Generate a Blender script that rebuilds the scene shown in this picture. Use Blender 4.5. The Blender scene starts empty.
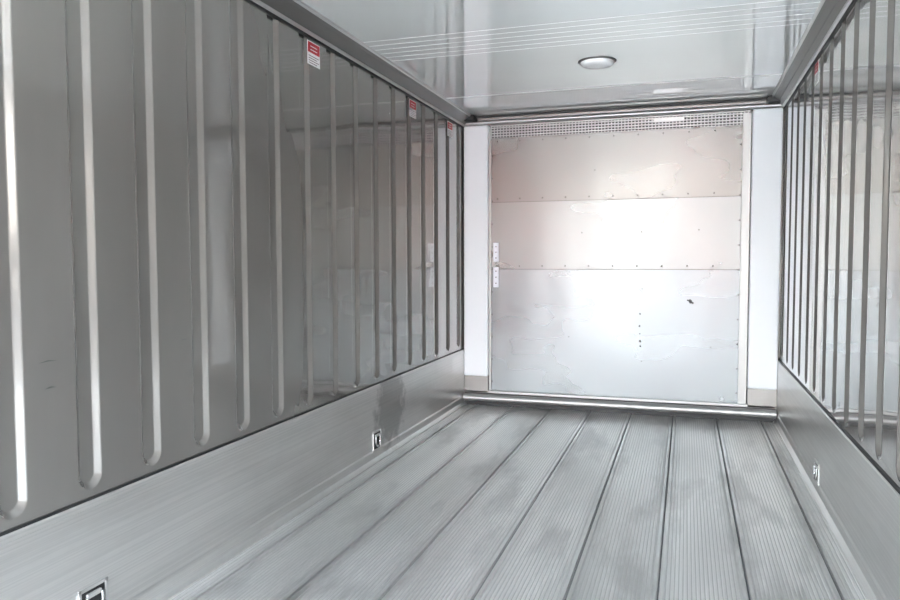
import bpy, bmesh, math, random
from mathutils import Matrix, Vector
random.seed(4)
W=2.49; D=6.043; H=2.4266; K=0.464; Y0=-0.7
col=bpy.context.scene.collection
bpy.context.scene.view_settings.view_transform='Standard'

# ---------------------------------------------------------------- materials
def mat(name, base=(.5,.5,.5), rough=.5, metal=0., coat=0., coat_rough=.05, ior=1.5):
    m=bpy.data.materials.new(name); m.use_nodes=True
    nt=m.node_tree; b=nt.nodes['Principled BSDF']
    b.inputs['Base Color'].default_value=(*base,1); b.inputs['Roughness'].default_value=rough
    b.inputs['Metallic'].default_value=metal; b.inputs['IOR'].default_value=ior
    b.inputs['Coat Weight'].default_value=coat; b.inputs['Coat Roughness'].default_value=coat_rough
    return m,nt,b
def noise(nt,scale=(1,1,1),nscale=1.,detail=3.,rough=.5,loc=(0,0,0)):
    tc=nt.nodes.new('ShaderNodeTexCoord'); mp=nt.nodes.new('ShaderNodeMapping')
    mp.inputs['Scale'].default_value=scale; mp.inputs['Location'].default_value=loc
    n=nt.nodes.new('ShaderNodeTexNoise'); n.inputs['Scale'].default_value=nscale
    n.inputs['Detail'].default_value=detail; n.inputs['Roughness'].default_value=rough
    nt.links.new(tc.outputs['Object'],mp.inputs['Vector']); nt.links.new(mp.outputs['Vector'],n.inputs['Vector'])
    return n.outputs['Fac']
def ramp(nt,fac,stops):
    r=nt.nodes.new('ShaderNodeValToRGB'); e=r.color_ramp.elements
    while len(e)<len(stops): e.new(.5)
    for el,(p,c) in zip(e,stops):
        el.position=p; el.color=(*c,1) if len(c)==3 else c
    nt.links.new(fac,r.inputs['Fac']); return r.outputs['Color']
def g(v): return (v,v,v)
def mul(nt,a,b,fac=1.):
    m=nt.nodes.new('ShaderNodeMix'); m.data_type='RGBA'; m.blend_type='MULTIPLY'; m.inputs[0].default_value=fac
    nt.links.new(a,m.inputs[6]); nt.links.new(b,m.inputs[7]); return m.outputs[2]
def bump(nt,b,h,strength,dist,prev=None):
    n=nt.nodes.new('ShaderNodeBump'); n.inputs['Strength'].default_value=strength; n.inputs['Distance'].default_value=dist
    nt.links.new(h,n.inputs['Height'])
    if prev: nt.links.new(prev,n.inputs['Normal'])
    nt.links.new(n.outputs['Normal'],b.inputs['Normal']); return n.outputs['Normal']

# glossy grey side-wall lining
M_wall,nt,b=mat('wall_lining',(.2,.195,.185),.1,.55,1.,.03,1.6)
c=ramp(nt,noise(nt,(1,1,.35),2.,4),[(.3,(.235,.222,.207)),(.7,(.285,.271,.254))])
nt.links.new(c,b.inputs['Base Color'])
rr_=ramp(nt,noise(nt,(1,1,1),3.,5,.6),[(.3,g(.08)),(.75,g(.18))]); nt.links.new(rr_,b.inputs['Roughness'])
nv=bump(nt,b,noise(nt,(1,1.2,.5),1.6,2,.4),.7,.012)
nt.links.new(nv,b.inputs['Coat Normal'])
# extruded aluminium kick plate
M_kick,nt,b=mat('kick_plate_aluminium',(.6,.59,.57),.30,.75)
c1=ramp(nt,noise(nt,(1,.3,1.5),2.2,6,.65),[(.3,(.58,.57,.55)),(.65,(.74,.73,.71))])
c2=ramp(nt,noise(nt,(1,.15,160),1.,2),[(.35,g(.90)),(.6,g(1.))])
# scuff left by a pallet at one spot
tc=nt.nodes.new('ShaderNodeTexCoord'); sub=nt.nodes.new('ShaderNodeVectorMath'); sub.operation='SUBTRACT'
sub.inputs[1].default_value=(0.02,4.36,.29); nt.links.new(tc.outputs['Object'],sub.inputs[0])
ln=nt.nodes.new('ShaderNodeVectorMath'); ln.operation='LENGTH'; nt.links.new(sub.outputs[0],ln.inputs[0])
nz=noise(nt,(1,1,1),14.,4,.6)
ad=nt.nodes.new('ShaderNodeMath'); ad.operation='MULTIPLY_ADD'; ad.inputs[1].default_value=-.35; nt.links.new(nz,ad.inputs[0]); nt.links.new(ln.outputs['Value'],ad.inputs[2])
c3=ramp(nt,ad.outputs[0],[(0.0,g(.58)),(.1,g(1.))])
nt.links.new(mul(nt,mul(nt,c1,c2),c3),b.inputs['Base Color'])
bump(nt,b,noise(nt,(1,.1,120),1.,2),.3,.002)
# floor
M_floor,nt,b=mat('floor_aluminium',(.5,.5,.5),.45,.75)
c1=ramp(nt,noise(nt,(1.6,.3,1),2.0,2,.4),[(.30,(.66,.65,.63)),(.45,(.80,.79,.77)),(.62,(.92,.91,.89))])
c3=ramp(nt,noise(nt,(4,1.0,1),1.1,4,.55,(3,1,0)),[(.34,g(.68)),(.48,g(1.))])
# each plank has its own tone; a narrow band beside every joint is darker
tc=nt.nodes.new('ShaderNodeTexCoord'); sp=nt.nodes.new('ShaderNodeSeparateXYZ'); nt.links.new(tc.outputs['Object'],sp.inputs[0])
ma=nt.nodes.new('ShaderNodeMath'); ma.operation='MULTIPLY_ADD'; ma.inputs[1].default_value=1/.32; ma.inputs[2].default_value=-.4; nt.links.new(sp.outputs['X'],ma.inputs[0])
fl=nt.nodes.new('ShaderNodeMath'); fl.operation='FLOOR'; nt.links.new(ma.outputs[0],fl.inputs[0])
wn=nt.nodes.new('ShaderNodeTexWhiteNoise'); wn.noise_dimensions='1D'; nt.links.new(fl.outputs[0],wn.inputs['W'])
c4=ramp(nt,wn.outputs['Value'],[(0,g(.86)),(1,g(1.))])
fr=nt.nodes.new('ShaderNodeMath'); fr.operation='FRACT'; nt.links.new(ma.outputs[0],fr.inputs[0])
c5=ramp(nt,fr.outputs[0],[(0,g(.82)),(.10,g(.85)),(.2,g(1.)),(.82,g(1.)),(.92,g(.85)),(1,g(.82))])
nt.links.new(mul(nt,mul(nt,mul(nt,c1,c3),c4),c5),b.inputs['Base Color'])
rr_=ramp(nt,noise(nt,(3,1,1),3.,5,.6),[(.3,g(.38)),(.75,g(.28))]); nt.links.new(rr_,b.inputs['Roughness'])
M_seam,_,_=mat('floor_seam_dark',(.18,.18,.18),.6,.3)
M_groove,_,_=mat('floor_groove_tone',(.56,.55,.535),.5,.5)  # darker tone for the groove bottoms
# ceiling
M_ceil,nt,b=mat('ceiling_glossy',(.62,.64,.62),.04,0.,1.,.012,1.75)
c=ramp(nt,noise(nt,(1,1,1),.9,2),[(.3,(.76,.78,.75)),(.7,(.82,.84,.81))]); nt.links.new(c,b.inputs['Base Color'])
b.inputs['Coat IOR'].default_value=1.8
nv=bump(nt,b,noise(nt,(.6,1,1),1.4,2,.4),.5,.006)
nt.links.new(nv,b.inputs['Coat Normal'])
M_strip,_,_=mat('ceiling_strip_white',(.92,.93,.92),.25)
# bulkhead sheet
def sheet(name,off,tint):
    m,nt,b=mat(name,tint,.33,.9)
    c1=ramp(nt,noise(nt,(1,1,1),1.2,2,.5,(off,0,off)),[(.3,tuple(v*.94 for v in tint)),(.7,tint)])
    nt.links.new(c1,b.inputs['Base Color'])
    r=ramp(nt,noise(nt,(1,1,2),1.5,2,.5,(0,off,1)),[(.3,g(.26)),(.7,g(.30))]); nt.links.new(r,b.inputs['Roughness'])
    bump(nt,b,noise(nt,(2.4,1,.6),1.0,1,.4,(off,2,0)),.7,.012)
    return m
M_sh=[sheet('bulkhead_sheet_low',0,(.168,.181,.185)),sheet('bulkhead_sheet_mid',5,(.168,.175,.173)),sheet('bulkhead_sheet_top',11,(.148,.148,.141))]
M_white,_,_=mat('white_post',(.93,.95,.98),.3)
M_alu,_,_=mat('aluminium_trim',(.62,.61,.60),.3,.7)
M_rail,_,_=mat('rail_aluminium',(.45,.445,.44),.4,.6)
M_edge,_,_=mat('edge_moulding_metal',(.40,.40,.39),.4,.5)
M_aluD,_,_=mat('aluminium_trim_dull',(.22,.21,.20),.4,.9)
M_tan,_,_=mat('post_base_metal',(.26,.25,.24),.4,.7)
M_black,_,_=mat('black_rubber',(.015,.015,.015),.5)
M_rivet,_,_=mat('rivet_steel',(.09,.085,.08),.4,.8)
M_red,_,_=mat('sticker_red',(.45,.01,.02),.4)
M_stk,_,_=mat('sticker_white',(.9,.9,.9),.4)
M_txt,_,_=mat('sticker_text',(.12,.05,.05),.5)
M_chrome,_,_=mat('zinc_ring',(.8,.8,.8),.25,1.)
M_lens,_,_=mat('lamp_lens',(.95,.97,.97),.12)
M_hinge,_,_=mat('galvanised_strap',(.6,.64,.7),.35,.3)

# ---------------------------------------------------------------- helpers
def newobj(name,bm,mats,parent=None,smooth=False):
    me=bpy.data.meshes.new(name); bm.to_mesh(me); bm.free()
    for m in (mats if isinstance(mats,(list,tuple)) else [mats]): me.materials.append(m)
    if smooth:
        for p in me.polygons: p.use_smooth=True
    o=bpy.data.objects.new(name,me); col.objects.link(o)
    if parent: o.parent=parent
    return o
def addbox(bm,x0,x1,y0,y1,z0,z1,mi=0):
    vs=[bm.verts.new((x,y,z)) for x in (x0,x1) for y in (y0,y1) for z in (z0,z1)]
    fs=[(0,1,3,2),(4,6,7,5),(0,4,5,1),(2,3,7,6),(0,2,6,4),(1,5,7,3)]
    for f in fs:
        F=bm.faces.new([vs[i] for i in f]); F.material_index=mi
def box(name,b,m,parent=None,bev=0):
    bm=bmesh.new(); addbox(bm,*b)
    bmesh.ops.recalc_face_normals(bm,faces=bm.faces)
    if bev: bmesh.ops.bevel(bm,geom=bm.edges[:],offset=bev,segments=2,profile=.5,affect='EDGES')
    return newobj(name,bm,m,parent)
def empty(name,loc=(0,0,0)):
    o=bpy.data.objects.new(name,None); col.objects.link(o); return o
def extrude_profile(name,pts,axis,a,bb,m,parent=None,closed=True,smooth=False,matfn=None):
    """pts: 2D profile; axis 'y' -> (x,z) profile swept along y ; 'x' -> (y,z) swept along x"""
    bm=bmesh.new(); A=[];B=[]
    for p,q in pts:
        if axis=='y': A.append(bm.verts.new((p,a,q))); B.append(bm.verts.new((p,bb,q)))
        else: A.append(bm.verts.new((a,p,q))); B.append(bm.verts.new((bb,p,q)))
    n=len(pts)
    for i in range(n if closed else n-1):
        j=(i+1)%n
        F=bm.faces.new((A[i],A[j],B[j],B[i]))
        if matfn: F.material_index=matfn(pts[i],pts[j])
    if closed:
        bm.faces.new(A); bm.faces.new(B[::-1])
    bmesh.ops.recalc_face_normals(bm,faces=bm.faces)
    return newobj(name,bm,m,parent,smooth)

# ---------------------------------------------------------------- side walls with pressed channels
BC=[1.868+.2865*k for k in range(-8,15)]
BR=.050; SL=.023; DEP=.0150; ZB=.498
def sstep(t):
    t=max(0,min(1,t)); e=.08
    # linear ramp with softened ends
    if t<e: return t*t/(2*e*(1-e))
    if t>1-e: return 1-(1-t)**2/(2*e*(1-e))
    return (t-e/2)/(1-e)
def h(y,z,c):
    dz=min(0,z-(ZB+BR)); d=math.hypot(y-c,dz)
    return -DEP*sstep((BR-d)/SL)
def wall(name,side):
    ys=[(Y0,None)]
    for c in BC:
        for i in range(-22,23): ys.append((c+i*.0025,c))
    ys.append((D+.06,None)); ys.sort(key=lambda t:t[0])
    zs=[.40,.47,.488]+[.492+i*.0028 for i in range(23)]+[.6,.8,1.1,1.5,1.9,2.2,H+.02]
    bm=bmesh.new(); grid=[]
    for y,c in ys:
        r=[]
        for z in zs:
            d=h(y,z,c) if c is not None else 0
            r.append(bm.verts.new((d if side<0 else W-d,y,z)))
        grid.append(r)
    for i in range(len(ys)-1):
        for j in range(len(zs)-1):
            q=(grid[i][j],grid[i+1][j],grid[i+1][j+1],grid[i][j+1])
            bm.faces.new(q if side<0 else q[::-1])
    return newobj(name,bm,M_wall,smooth=True)
wl=wall('wall_left',-1); wall('wall_right',1)
for y0,y1,z0,dz in ((1.68,1.75,.93,.004),(1.70,1.745,.85,.005),(2.32,2.36,.93,.002)):
    bm=bmesh.new()
    vs=[bm.verts.new((.0006,y,z)) for y,z in ((y0,z0),((y0+y1)/2,z0+.004-dz/2),(y1,z0+.001),((y0+y1)/2,z0+.004+dz/2))]
    bm.faces.new(vs); newobj('scratch_mark',bm,M_black,wl)
box('wall_back',(-.05,W+.05,D+.06,D+.12,-.05,H+.05),M_aluD)

# ---------------------------------------------------------------- floor: interlocking ribbed planks
pts=[(-.02,-.003)]
seams=[.13+.32*k-.002 for k in range(8)]
edges=[0]+seams+[W]
for i in range(len(edges)-1):
    a,b2=edges[i],edges[i+1]
    if i>0:
        pts+= [(a+.003,-.007),(a+.006,.0025),(a+.020,.0025),(a+.024,-.003)]
    s=a+(.028 if i>0 else .01); e=b2-(.028 if i<len(edges)-2 else .01)
    n=max(1,int((e-s)/.0155)); st=(e-s)/n
    for k in range(n):
        x=s+k*st
        pts+= [(x,-.0022),(x+.0025,0),(x+st-.006,0),(x+st-.0035,-.0022)]
    if i<len(edges)-2:
        pts+= [(b2-.024,-.003),(b2-.020,.0025),(b2-.006,.0025),(b2-.003,-.007)]
pts.append((W+.02,-.003))
def fm(p,q):
    if p[1]<-.006 and q[1]<-.006: return 1
    return 2 if (p[1]<-.002 and q[1]<-.002) else 0
extrude_profile('floor',pts,'y',Y0,D+.06,[M_floor,M_seam,M_groove],closed=False,matfn=fm)

# ---------------------------------------------------------------- kick plates
def kick(name,s):
    X=lambda v: v if s<0 else W-v
    pr=[(-.01,K+.004),(.012,K+.004),(.016,K),(.016,K-.018),(.012,K-.022),(.012,.075),(.017,.065),(.017,.026),(.034,.010),(.040,.008),(.040,-.002),(-.01,-.002)]
    o=extrude_profile(name,[(X(a),b) for a,b in pr],'y',Y0,D+.05,[M_kick])
    extrude_profile('gap_strip',[(X(a),b) for a,b in [(-.004,K+.004),(.009,K+.004),(.006,K+.011),(-.004,K+.011)]],'y',Y0,D+.05,[M_black],parent=o)  # black strip marks the dark gap line above the kick plate
    return o
kick('baseboard_left',-1); kick('baseboard_right',1)

# ---------------------------------------------------------------- ceiling + cove trims
bm=bmesh.new(); addbox(bm,-.02,W+.02,Y0,D+.06,H,H+.05)
bmesh.ops.recalc_face_normals(bm,faces=bm.faces)
ceil=newobj('ceiling',bm,M_ceil)
bm=bmesh.new()
for i,y in enumerate([3.78,3.86,3.94,4.02,4.10,4.18]):  # thin white strips laid across the ceiling
    addbox(bm,.1,W-.1,y,y+.004,H-.001,H+.002)
addbox(bm,.1,W-.1,5.25,5.27,H-.002,H+.002)
newobj('cross_strips',bm,M_strip,ceil)
def cove(name,s):
    X=lambda v: v if s<0 else W-v
    pr=[(-.01,2.352),(.012,2.352),(.020,2.357),(.022,2.366),(.030,2.372),(.050,2.388),(.053,2.386),(.075,2.403),(.088,2.410),(.094,2.415),(.096,H+.002),(-.01,H+.002)]
    o=extrude_profile(name,[(X(a),b) for a,b in pr],'y',Y0,D-.03,[M_aluD])
    extrude_profile('bead_seal',[(X(a),b) for a,b in [(-.004,2.338),(.007,2.340),(.009,2.353),(-.004,2.353)]],'y',Y0,D-.03,[M_black],parent=o)
    extrude_profile('bright_lip',[(X(a),b) for a,b in [(.092,2.410),(.100,2.416),(.103,H+.001),(.094,H+.001)]],'y',Y0,D-.03,[M_alu],parent=o)
    extrude_profile('lower_lip',[(X(a),b) for a,b in [(.010,2.350),(.022,2.354),(.025,2.362),(.012,2.364)]],'y',Y0,D-.03,[M_alu],parent=o)
    box('corner_seal',(min(X(0),X(.13)),max(X(0),X(.13)),D-.14,D-.03,2.38,H-.002),M_black,o,.01)
    return o
cove('trim_1',-1); cove('trim_2',1)

# ---------------------------------------------------------------- ceiling lamp
lamp=empty('ceiling_light')
def revolve(name,pr,cx,cy,cz,m,parent,seg=40):
    bm=bmesh.new(); rings=[]
    for r,z in pr:
        rings.append([bm.verts.new((cx+r*math.cos(2*math.pi*i/seg),cy+r*math.sin(2*math.pi*i/seg),cz+z)) for i in range(seg)])
    for a,b2 in zip(rings,rings[1:]):
        for i in range(seg):
            j=(i+1)%seg; bm.faces.new((a[i],a[j],b2[j],b2[i]))
    bm.faces.new(rings[-1]); bmesh.ops.recalc_face_normals(bm,faces=bm.faces)
    return newobj(name,bm,m,parent,True)
revolve('bezel',[(.115,0),(.114,-.003),(.108,-.006),(.098,-.006),(.094,-.003)],1.28,4.58,H,M_aluD,lamp)
revolve('lens',[(.100,-.002),(.096,-.016),(.085,-.026),(.05,-.030),(.015,-.031)],1.28,4.58,H,M_lens,lamp)

# ---------------------------------------------------------------- bulkhead at the far end
BH=empty('bulkhead')
YF=D  # sheet plane
xl,xr=.236,2.252
for i,(z0,z1) in enumerate([(.10,1.163),(1.155,1.722),(1.714,2.245)]):
    box('sheet_%d'%(i+1),(xl,xr,YF-.002*i,YF+.03,z0,z1),M_sh[i],BH)
for z in (1.1535,1.7125): box('lap_shadow_strip',(xl,xr,YF-.004,YF+.01,z-.003,z+.002),M_rivet,BH)  # solid dark strip stands in for the shadow line of each lap
bm=bmesh.new()
def rivet(x,z,r=.0075):
    mtx=Matrix.Translation((x,YF-.004,z))@Matrix.Rotation(math.pi/2,4,'X')
    bmesh.ops.create_uvsphere(bm,u_segments=8,v_segments=5,radius=r,matrix=mtx@Matrix.Diagonal((1,1,.5,1)))
for z in (1.18,1.74,2.215):
    x=xl+.06
    while x<xr-.06: rivet(x,z); x+=.19
for x in (xl+.015,xr-.06):
    z=.2
    while z<2.2: rivet(x,z); z+=.19
for x,z in [(1.48,1.0),(1.48,.42),(1.0,1.45),(1.9,1.46),(.9,.6),(1.47,1.45),(1.1,1.95),(2.0,.55)]: rivet(x,z,.006)
newobj('rivets',bm,M_rivet,BH,True)
bm=bmesh.new()
for x,z,r in [(1.845,.905,.018),(1.862,.893,.010),(1.825,.912,.009),(1.465,.80,.009),(1.462,.70,.010),(1.465,.64,.007),(1.467,.58,.013),(1.47,.54,.008)]:
    vs=[bm.verts.new((x+r*random.uniform(.6,1)*math.cos(t*math.pi/5),YF-.0012,z+r*random.uniform(.6,1.1)*math.sin(t*math.pi/5))) for t in range(10)]
    bm.faces.new(vs)
bmesh.ops.recalc_face_normals(bm,faces=bm.faces)
newobj('puncture_holes',bm,M_black,BH)
box('edge_moulding_left',(xl-.012,xl+.008,YF-.012,YF+.02,.11,2.33),M_edge,BH,.003)
box('edge_moulding_right',(xr-.05,xr+.012,YF-.010,YF+.02,.11,2.33),M_edge,BH,.003)
for z0,z1 in ((1.215,1.375),(1.0,1.17)):
    box('strap_plate',(.262,.308,YF-.010,YF,z0,z1),M_hinge,BH,.003)
    for t in (.2,.5,.8):
        zc=z0+(z1-z0)*t
        box('strap_hole',(.280,.290,YF-.0115,YF-.008,zc-.006,zc+.006),M_rivet,BH,.002)
box('grille_back',(xl,xr,YF+.025,YF+.04,2.24,2.36),M_black,BH)
bm=bmesh.new()
for z in (2.245,2.265,2.287,2.309,2.331,2.347):
    addbox(bm,xl,xr,YF-.004,YF+.02,z-.0032,z+.0032)
newobj('grille_bars',bm,M_rail,BH)
bm=bmesh.new()
x=xl
while x<xr:
    addbox(bm,x,x+.007,YF+.002,YF+.016,2.24,2.35); x+=.026
newobj('grille_uprights',bm,M_rail,BH)
box('grille_plate',(1.55,1.78,YF-.008,YF,2.30,2.335),M_rail,BH,.002)
def tube_x(name,x0,x1,yc,zc,ry,rz,m,parent,seg=20):
    return extrude_profile(name,[(yc+ry*math.cos(2*math.pi*i/seg),zc+rz*math.sin(2*math.pi*i/seg)) for i in range(seg)],'x',x0,x1,[m],parent,True,False)
tube_x('header_tube',.02,W-.02,YF-.015,2.372,.03,.020,M_rail,BH)
box('header_channel',(.02,W-.02,YF-.03,YF+.04,2.392,2.42),M_aluD,BH,.004)
box('header_seal',(.10,W-.10,YF-.06,YF-.02,2.412,H-.001),M_black,BH,.002)
for n,(a,b2) in (('left',(.012,.224)),('right',(2.268,2.478))):
    box('corner_post_'+n,(a,b2,YF-.045,YF+.04,.245,2.352),M_white,BH,.012)
    box('post_base_'+n,(a,b2,YF-.035,YF+.04,.03,.25),M_tan,BH,.004)
box('rail_flange',(.022,W-.022,YF-.035,YF+.01,.10,.122),M_rail,BH,.004)
tube_x('rail_tube',.022,W-.022,YF-.07,.068,.042,.030,M_rail,BH,24)
box('rail_shadow_block',(.022,W-.022,YF-.05,YF+.02,.0,.10),M_black,BH)  # black block stands in for the shade in the gap under the rail

# ---------------------------------------------------------------- stickers
def sticker(side,y,z,w,hh):
    e=empty('warning_sticker')
    x0,x1=(0.0002,.0012) if side<0 else (W-.0012,W-.0002)
    box('label',(x0,x1,y-w/2,y+w/2,z-hh/2,z+hh/2),M_stk,e)
    f=(x0+.0007,x1+.0007) if side<0 else (x0-.0007,x1-.0007)
    box('red_band',(*f,y-w/2+.004,y+w/2-.004,z+hh*.02,z+hh/2-.004),M_red,e)
    for i,k in enumerate((-.12,-.22,-.32,-.42)):
        box('text_line',(*f,y-w/2+.012,y+w/2-.012-.02*(i%2),z+hh*k-.0015,z+hh*k+.0015),M_txt,e)
    for k in (.3,.15):
        q=(f[0]+.0003,f[1]+.0003) if side<0 else (f[0]-.0003,f[1]-.0003)
        box('band_text',(*q,y-w/2+.03,y+w/2-.03,z+hh*k-.002,z+hh*k+.002),M_stk,e)
for y in (3.40,4.82,5.66): sticker(-1,y,2.27,.13,.115)
sticker(1,4.61,2.27,.12,.12)

# ---------------------------------------------------------------- recessed tie-down rings
def tiedown(side,y,z):
    e=empty('tie_down_ring')
    X=lambda v: .012+v if side<0 else W-.012-v
    def bx(n,a,b2,*r,**k):
        lo,hi=sorted((X(a),X(b2))); return box(n,(lo,hi,*r),k['m'],e,k.get('bev',0))
    w=.062; t=.012
    bx('plate_top',0,.006,y-w,y+w,z+w-t,z+w,m=M_alu,bev=.002)
    bx('plate_bottom',0,.006,y-w,y+w,z-w,z-w+t,m=M_alu,bev=.002)
    bx('plate_near',0,.006,y-w,y-w+t,z-w,z+w,m=M_alu,bev=.002)
    bx('plate_far',0,.006,y+w-t,y+w,z-w,z+w,m=M_alu,bev=.002)
    bx('pan',-.002,.001,y-w+t,y+w-t,z-w+t,z+w-t,m=M_black)
    bx('hinge_block',0,.010,y-.03,y+.03,z+.024,z+.04,m=M_alu,bev=.003)
    bm=bmesh.new(); n=26;R=.032;r=.0055; rings=[]
    path=[(R*math.cos(a),R*math.sin(a)*1.05) for a in [math.pi*(1+i/(n-1)) for i in range(n)]]
    path=[(-R,.03)]+path+[(R,.03)]
    for (py,pz) in path:
        ang=math.atan2(pz,py) if pz<=0 else (math.pi if py<0 else 0)
        ring=[]
        for i in range(8):
            q=2*math.pi*i/8
            ring.append(bm.verts.new((X(.009+r*math.sin(q)),y+py+r*math.cos(q)*math.cos(ang),z+pz+r*math.cos(q)*math.sin(ang))))
        rings.append(ring)
    for a,b2 in zip(rings,rings[1:]):
        for i in range(8): bm.faces.new((a[i],a[(i+1)%8],b2[(i+1)%8],b2[i]))
    bmesh.ops.recalc_face_normals(bm,faces=bm.faces)
    newobj('d_ring',bm,M_chrome,e,True)
tiedown(-1,4.13,.125); tiedown(-1,1.85,.135); tiedown(1,4.2,.115)

# ---------------------------------------------------------------- people at the rear sill (added for the bulkhead to mirror, otherwise unseen)
M_skin,_,_=mat('skin',(.55,.33,.24),.5)
M_hair,_,_=mat('hair',(.04,.03,.02),.6)
M_navy,_,_=mat('navy_cloth',(.03,.05,.11),.85)
M_redc,_,_=mat('grey_cloth',(.10,.12,.17),.85)
M_shoe,_,_=mat('shoe_leather',(.03,.025,.02),.5)
def skin(name,V,E,m,parent,sub=2):
    me=bpy.data.meshes.new(name); me.from_pydata([v[:3] for v in V],E,[]); me.materials.append(m)
    o=bpy.data.objects.new(name,me); col.objects.link(o); o.parent=parent
    md=o.modifiers.new('skin','SKIN'); md.use_smooth_shade=True
    for i,v in enumerate(V):
        s=me.skin_vertices[0].data[i]; s.radius=(v[3],v[4] if len(v)>4 else v[3]); s.use_root=(i==0)
    o.modifiers.new('sub','SUBSURF').levels=sub; o.modifiers['sub'].render_levels=sub
    return o
def person(x,y,raised,top,legs):
    p=empty('person'); T=lambda L:[(x+a[0],y+a[1],*a[2:]) for a in L]
    skin('trousers',T([(0,0,.96,.15,.11),(.09,0,.90,.095),(.11,.01,.50,.065),(.12,-.02,.10,.05),(-.09,0,.90,.095),(-.11,.01,.50,.065),(-.12,-.02,.10,.05)]),[(0,1),(1,2),(2,3),(0,4),(4,5),(5,6)],legs,p)
    if raised: R_=[(.24,.06,1.18,.045),(.10,.26,1.22,.034)]; L_=[(-.24,.06,1.18,.045),(-.14,.26,1.22,.034)]
    else: R_=[(.26,-.01,1.14,.045),(.27,.05,.90,.034)]; L_=[(-.26,-.01,1.14,.045),(-.27,.05,.90,.034)]
    skin('jacket',T([(0,0,.95,.15,.11),(0,0,1.15,.14,.105),(0,0,1.36,.155,.10),(0,0,1.48,.06),(.18,0,1.42,.06),R_[0],R_[1],(-.18,0,1.42,.06),L_[0],L_[1]]),
         [(0,1),(1,2),(2,3),(2,4),(4,5),(5,6),(2,7),(7,8),(8,9)],top,p)
    skin('head',T([(0,0,1.46,.05),(0,.01,1.53,.05),(0,.02,1.60,.068,.08),(0,.015,1.67,.075,.09),(0,.01,1.73,.055)]),[(0,1),(1,2),(2,3),(3,4)],M_skin,p)
    skin('nose',T([(0,.095,1.645,.008),(0,.115,1.62,.012)]),[(0,1)],M_skin,p,1)
    skin('hair',T([(0,-.03,1.60,.07),(0,-.03,1.68,.085),(0,-.005,1.745,.07)]),[(0,1),(1,2)],M_hair,p)
    for s,(hx,hy,hz,_) in ((1,R_[1]),(-1,L_[1])):
        d=Vector((0-hx,.04,.02)).normalized() if raised else Vector((0,.05,-1)).normalized()
        q=Vector((hx,hy,hz)); V=[(*q,.022),(*(q+d*.05),.034,.018)]; E=[(0,1)]
        side=Vector((0,.25,.97)) if raised else Vector((0,1,.05))
        for k,lf in enumerate((.07,.08,.075,.06)):
            a=q+d*.08+side*(k-1.5)*.019; b_=a+d*lf*.5; c_=b_+d*lf*.4+Vector((0,.01,0))
            n0=len(V); V+= [(*a,.009),(*b_,.008),(*c_,.007)]; E+=[(1,n0),(n0,n0+1),(n0+1,n0+2)]
        a=q+d*.03+side*.03; b_=a+d*.03+side*.02; n0=len(V); V+=[(*a,.011),(*b_,.009)]; E+=[(0,n0),(n0,n0+1)]
        skin('hand',T(V),E,M_skin,p,1)
    for s in (-1,1):
        skin('shoe',T([(s*.12,-.05,.05,.042),(s*.125,.06,.04,.042,.035),(s*.13,.16,.032,.036,.028)]),[(0,1),(1,2)],M_shoe,p)
person(1.86,-.42,True,M_redc,M_navy); person(.95,-.45,False,M_navy,M_navy)

# ---------------------------------------------------------------- outdoors behind the open rear doors
M_ground,nt,b=mat('yard_concrete',(.5,.46,.41),.9)
c=ramp(nt,noise(nt,(1,1,1),.4,5),[(.3,(.40,.39,.375)),(.7,(.53,.52,.505))]); nt.links.new(c,b.inputs['Base Color'])
M_bld,_,_=mat('added_warehouse_cladding',(.39,.365,.34),.8)
M_truck,_,_=mat('added_truck_red',(.30,.06,.05),.4)
box('ground',(-40,40,-60,Y0-.3,-1.3,-1.2),M_ground)
wh=empty('added_warehouse')  # added unseen building, only there for the metal to reflect
box('facade',(-30,30,-42,-30,-1.2,6),M_bld,wh)
for k in range(-4,5): box('dock_door',(k*6-1.5,k*6+1.5,-30.05,-29.98,-.2,3),M_aluD,wh)
tr=empty('added_box_truck')  # added unseen vehicle, gives the metal something red to mirror
box('cargo_box',(2.4,5.2,-20,-12,-.2,2.9),M_truck,tr,.05)
box('cab',(2.6,5.0,-11.9,-9.9,-.6,1.6),M_truck,tr,.2)
box('windscreen',(2.8,4.8,-9.93,-9.88,.5,1.3),M_black,tr,.02)
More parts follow.
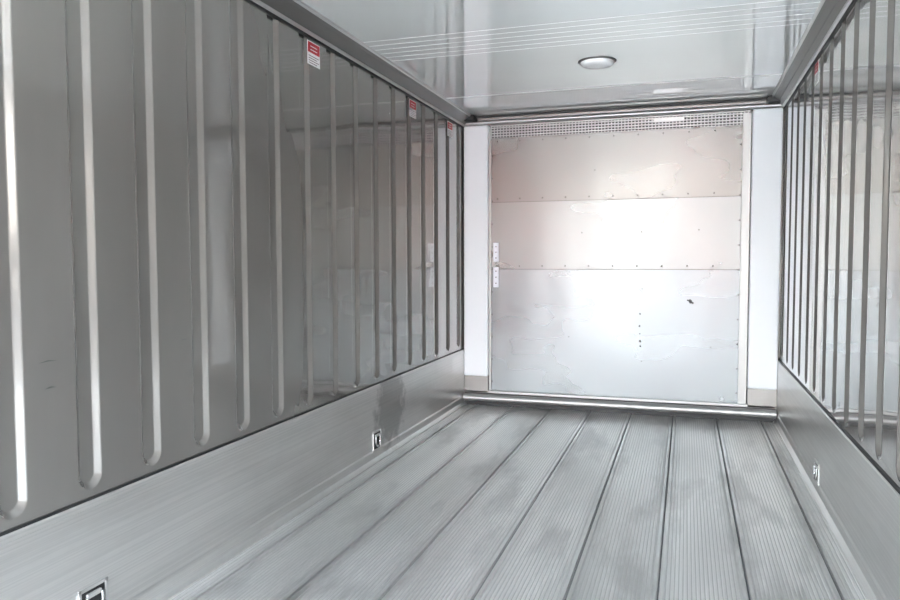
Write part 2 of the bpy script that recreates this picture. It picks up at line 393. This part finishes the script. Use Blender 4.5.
for yy in (-18,-11):
    for xx in (2.5,4.9):
        o=revolve('wheel',[(.5,0),(.5,.25),(.3,.27)],0,0,0,M_black,tr); o.rotation_euler=(0,math.pi/2,0); o.location=(xx-.1,yy,-.7)

# ---------------------------------------------------------------- light
w=bpy.data.worlds.new('world'); bpy.context.scene.world=w; w.use_nodes=True
nt=w.node_tree; bg=nt.nodes['Background']
tc=nt.nodes.new('ShaderNodeTexCoord'); sep=nt.nodes.new('ShaderNodeSeparateXYZ')
nt.links.new(tc.outputs['Generated'],sep.inputs[0])
r=nt.nodes.new('ShaderNodeValToRGB'); r.color_ramp.elements[0].position=0; r.color_ramp.elements[0].color=(1,.97,.93,1)
r.color_ramp.elements[1].position=.5; r.color_ramp.elements[1].color=(.70,.84,1,1)
nt.links.new(sep.outputs['Z'],r.inputs['Fac']); nt.links.new(r.outputs['Color'],bg.inputs['Color'])
bg.inputs['Strength'].default_value=29
s=bpy.data.lights.new('sun','SUN'); s.energy=56; s.angle=.01; s.color=(1,.96,.90)
so=bpy.data.objects.new('sun',s); col.objects.link(so); so.rotation_euler=(math.radians(-48),math.radians(15),0)
pl=bpy.data.lights.new('rear_opening_portal','AREA'); pl.shape='RECTANGLE'; pl.size=W; pl.size_y=H; pl.cycles.is_portal=True
po=bpy.data.objects.new('rear_opening_portal',pl); col.objects.link(po); po.location=(W/2,Y0,H/2); po.rotation_euler=(math.pi/2,0,0)

# ---------------------------------------------------------------- camera
cx,cz,yaw,pit,rol,f=1.81066,1.23206,0.30997,-0.05438,-0.00235,737.108
fw=Vector((-math.sin(yaw)*math.cos(pit), math.cos(yaw)*math.cos(pit), math.sin(pit)))
r0=Vector((math.cos(yaw), math.sin(yaw),0)); u0=r0.cross(fw)
R=r0*math.cos(rol)+u0*math.sin(rol); U=-r0*math.sin(rol)+u0*math.cos(rol)
cam=bpy.data.cameras.new('camera'); co=bpy.data.objects.new('camera',cam); col.objects.link(co)
co.matrix_world=Matrix(((R.x,U.x,-fw.x,cx),(R.y,U.y,-fw.y,0),(R.z,U.z,-fw.z,cz),(0,0,0,1)))
cam.sensor_width=36; cam.lens=f*36/900; cam.clip_start=.02
bpy.context.scene.camera=co
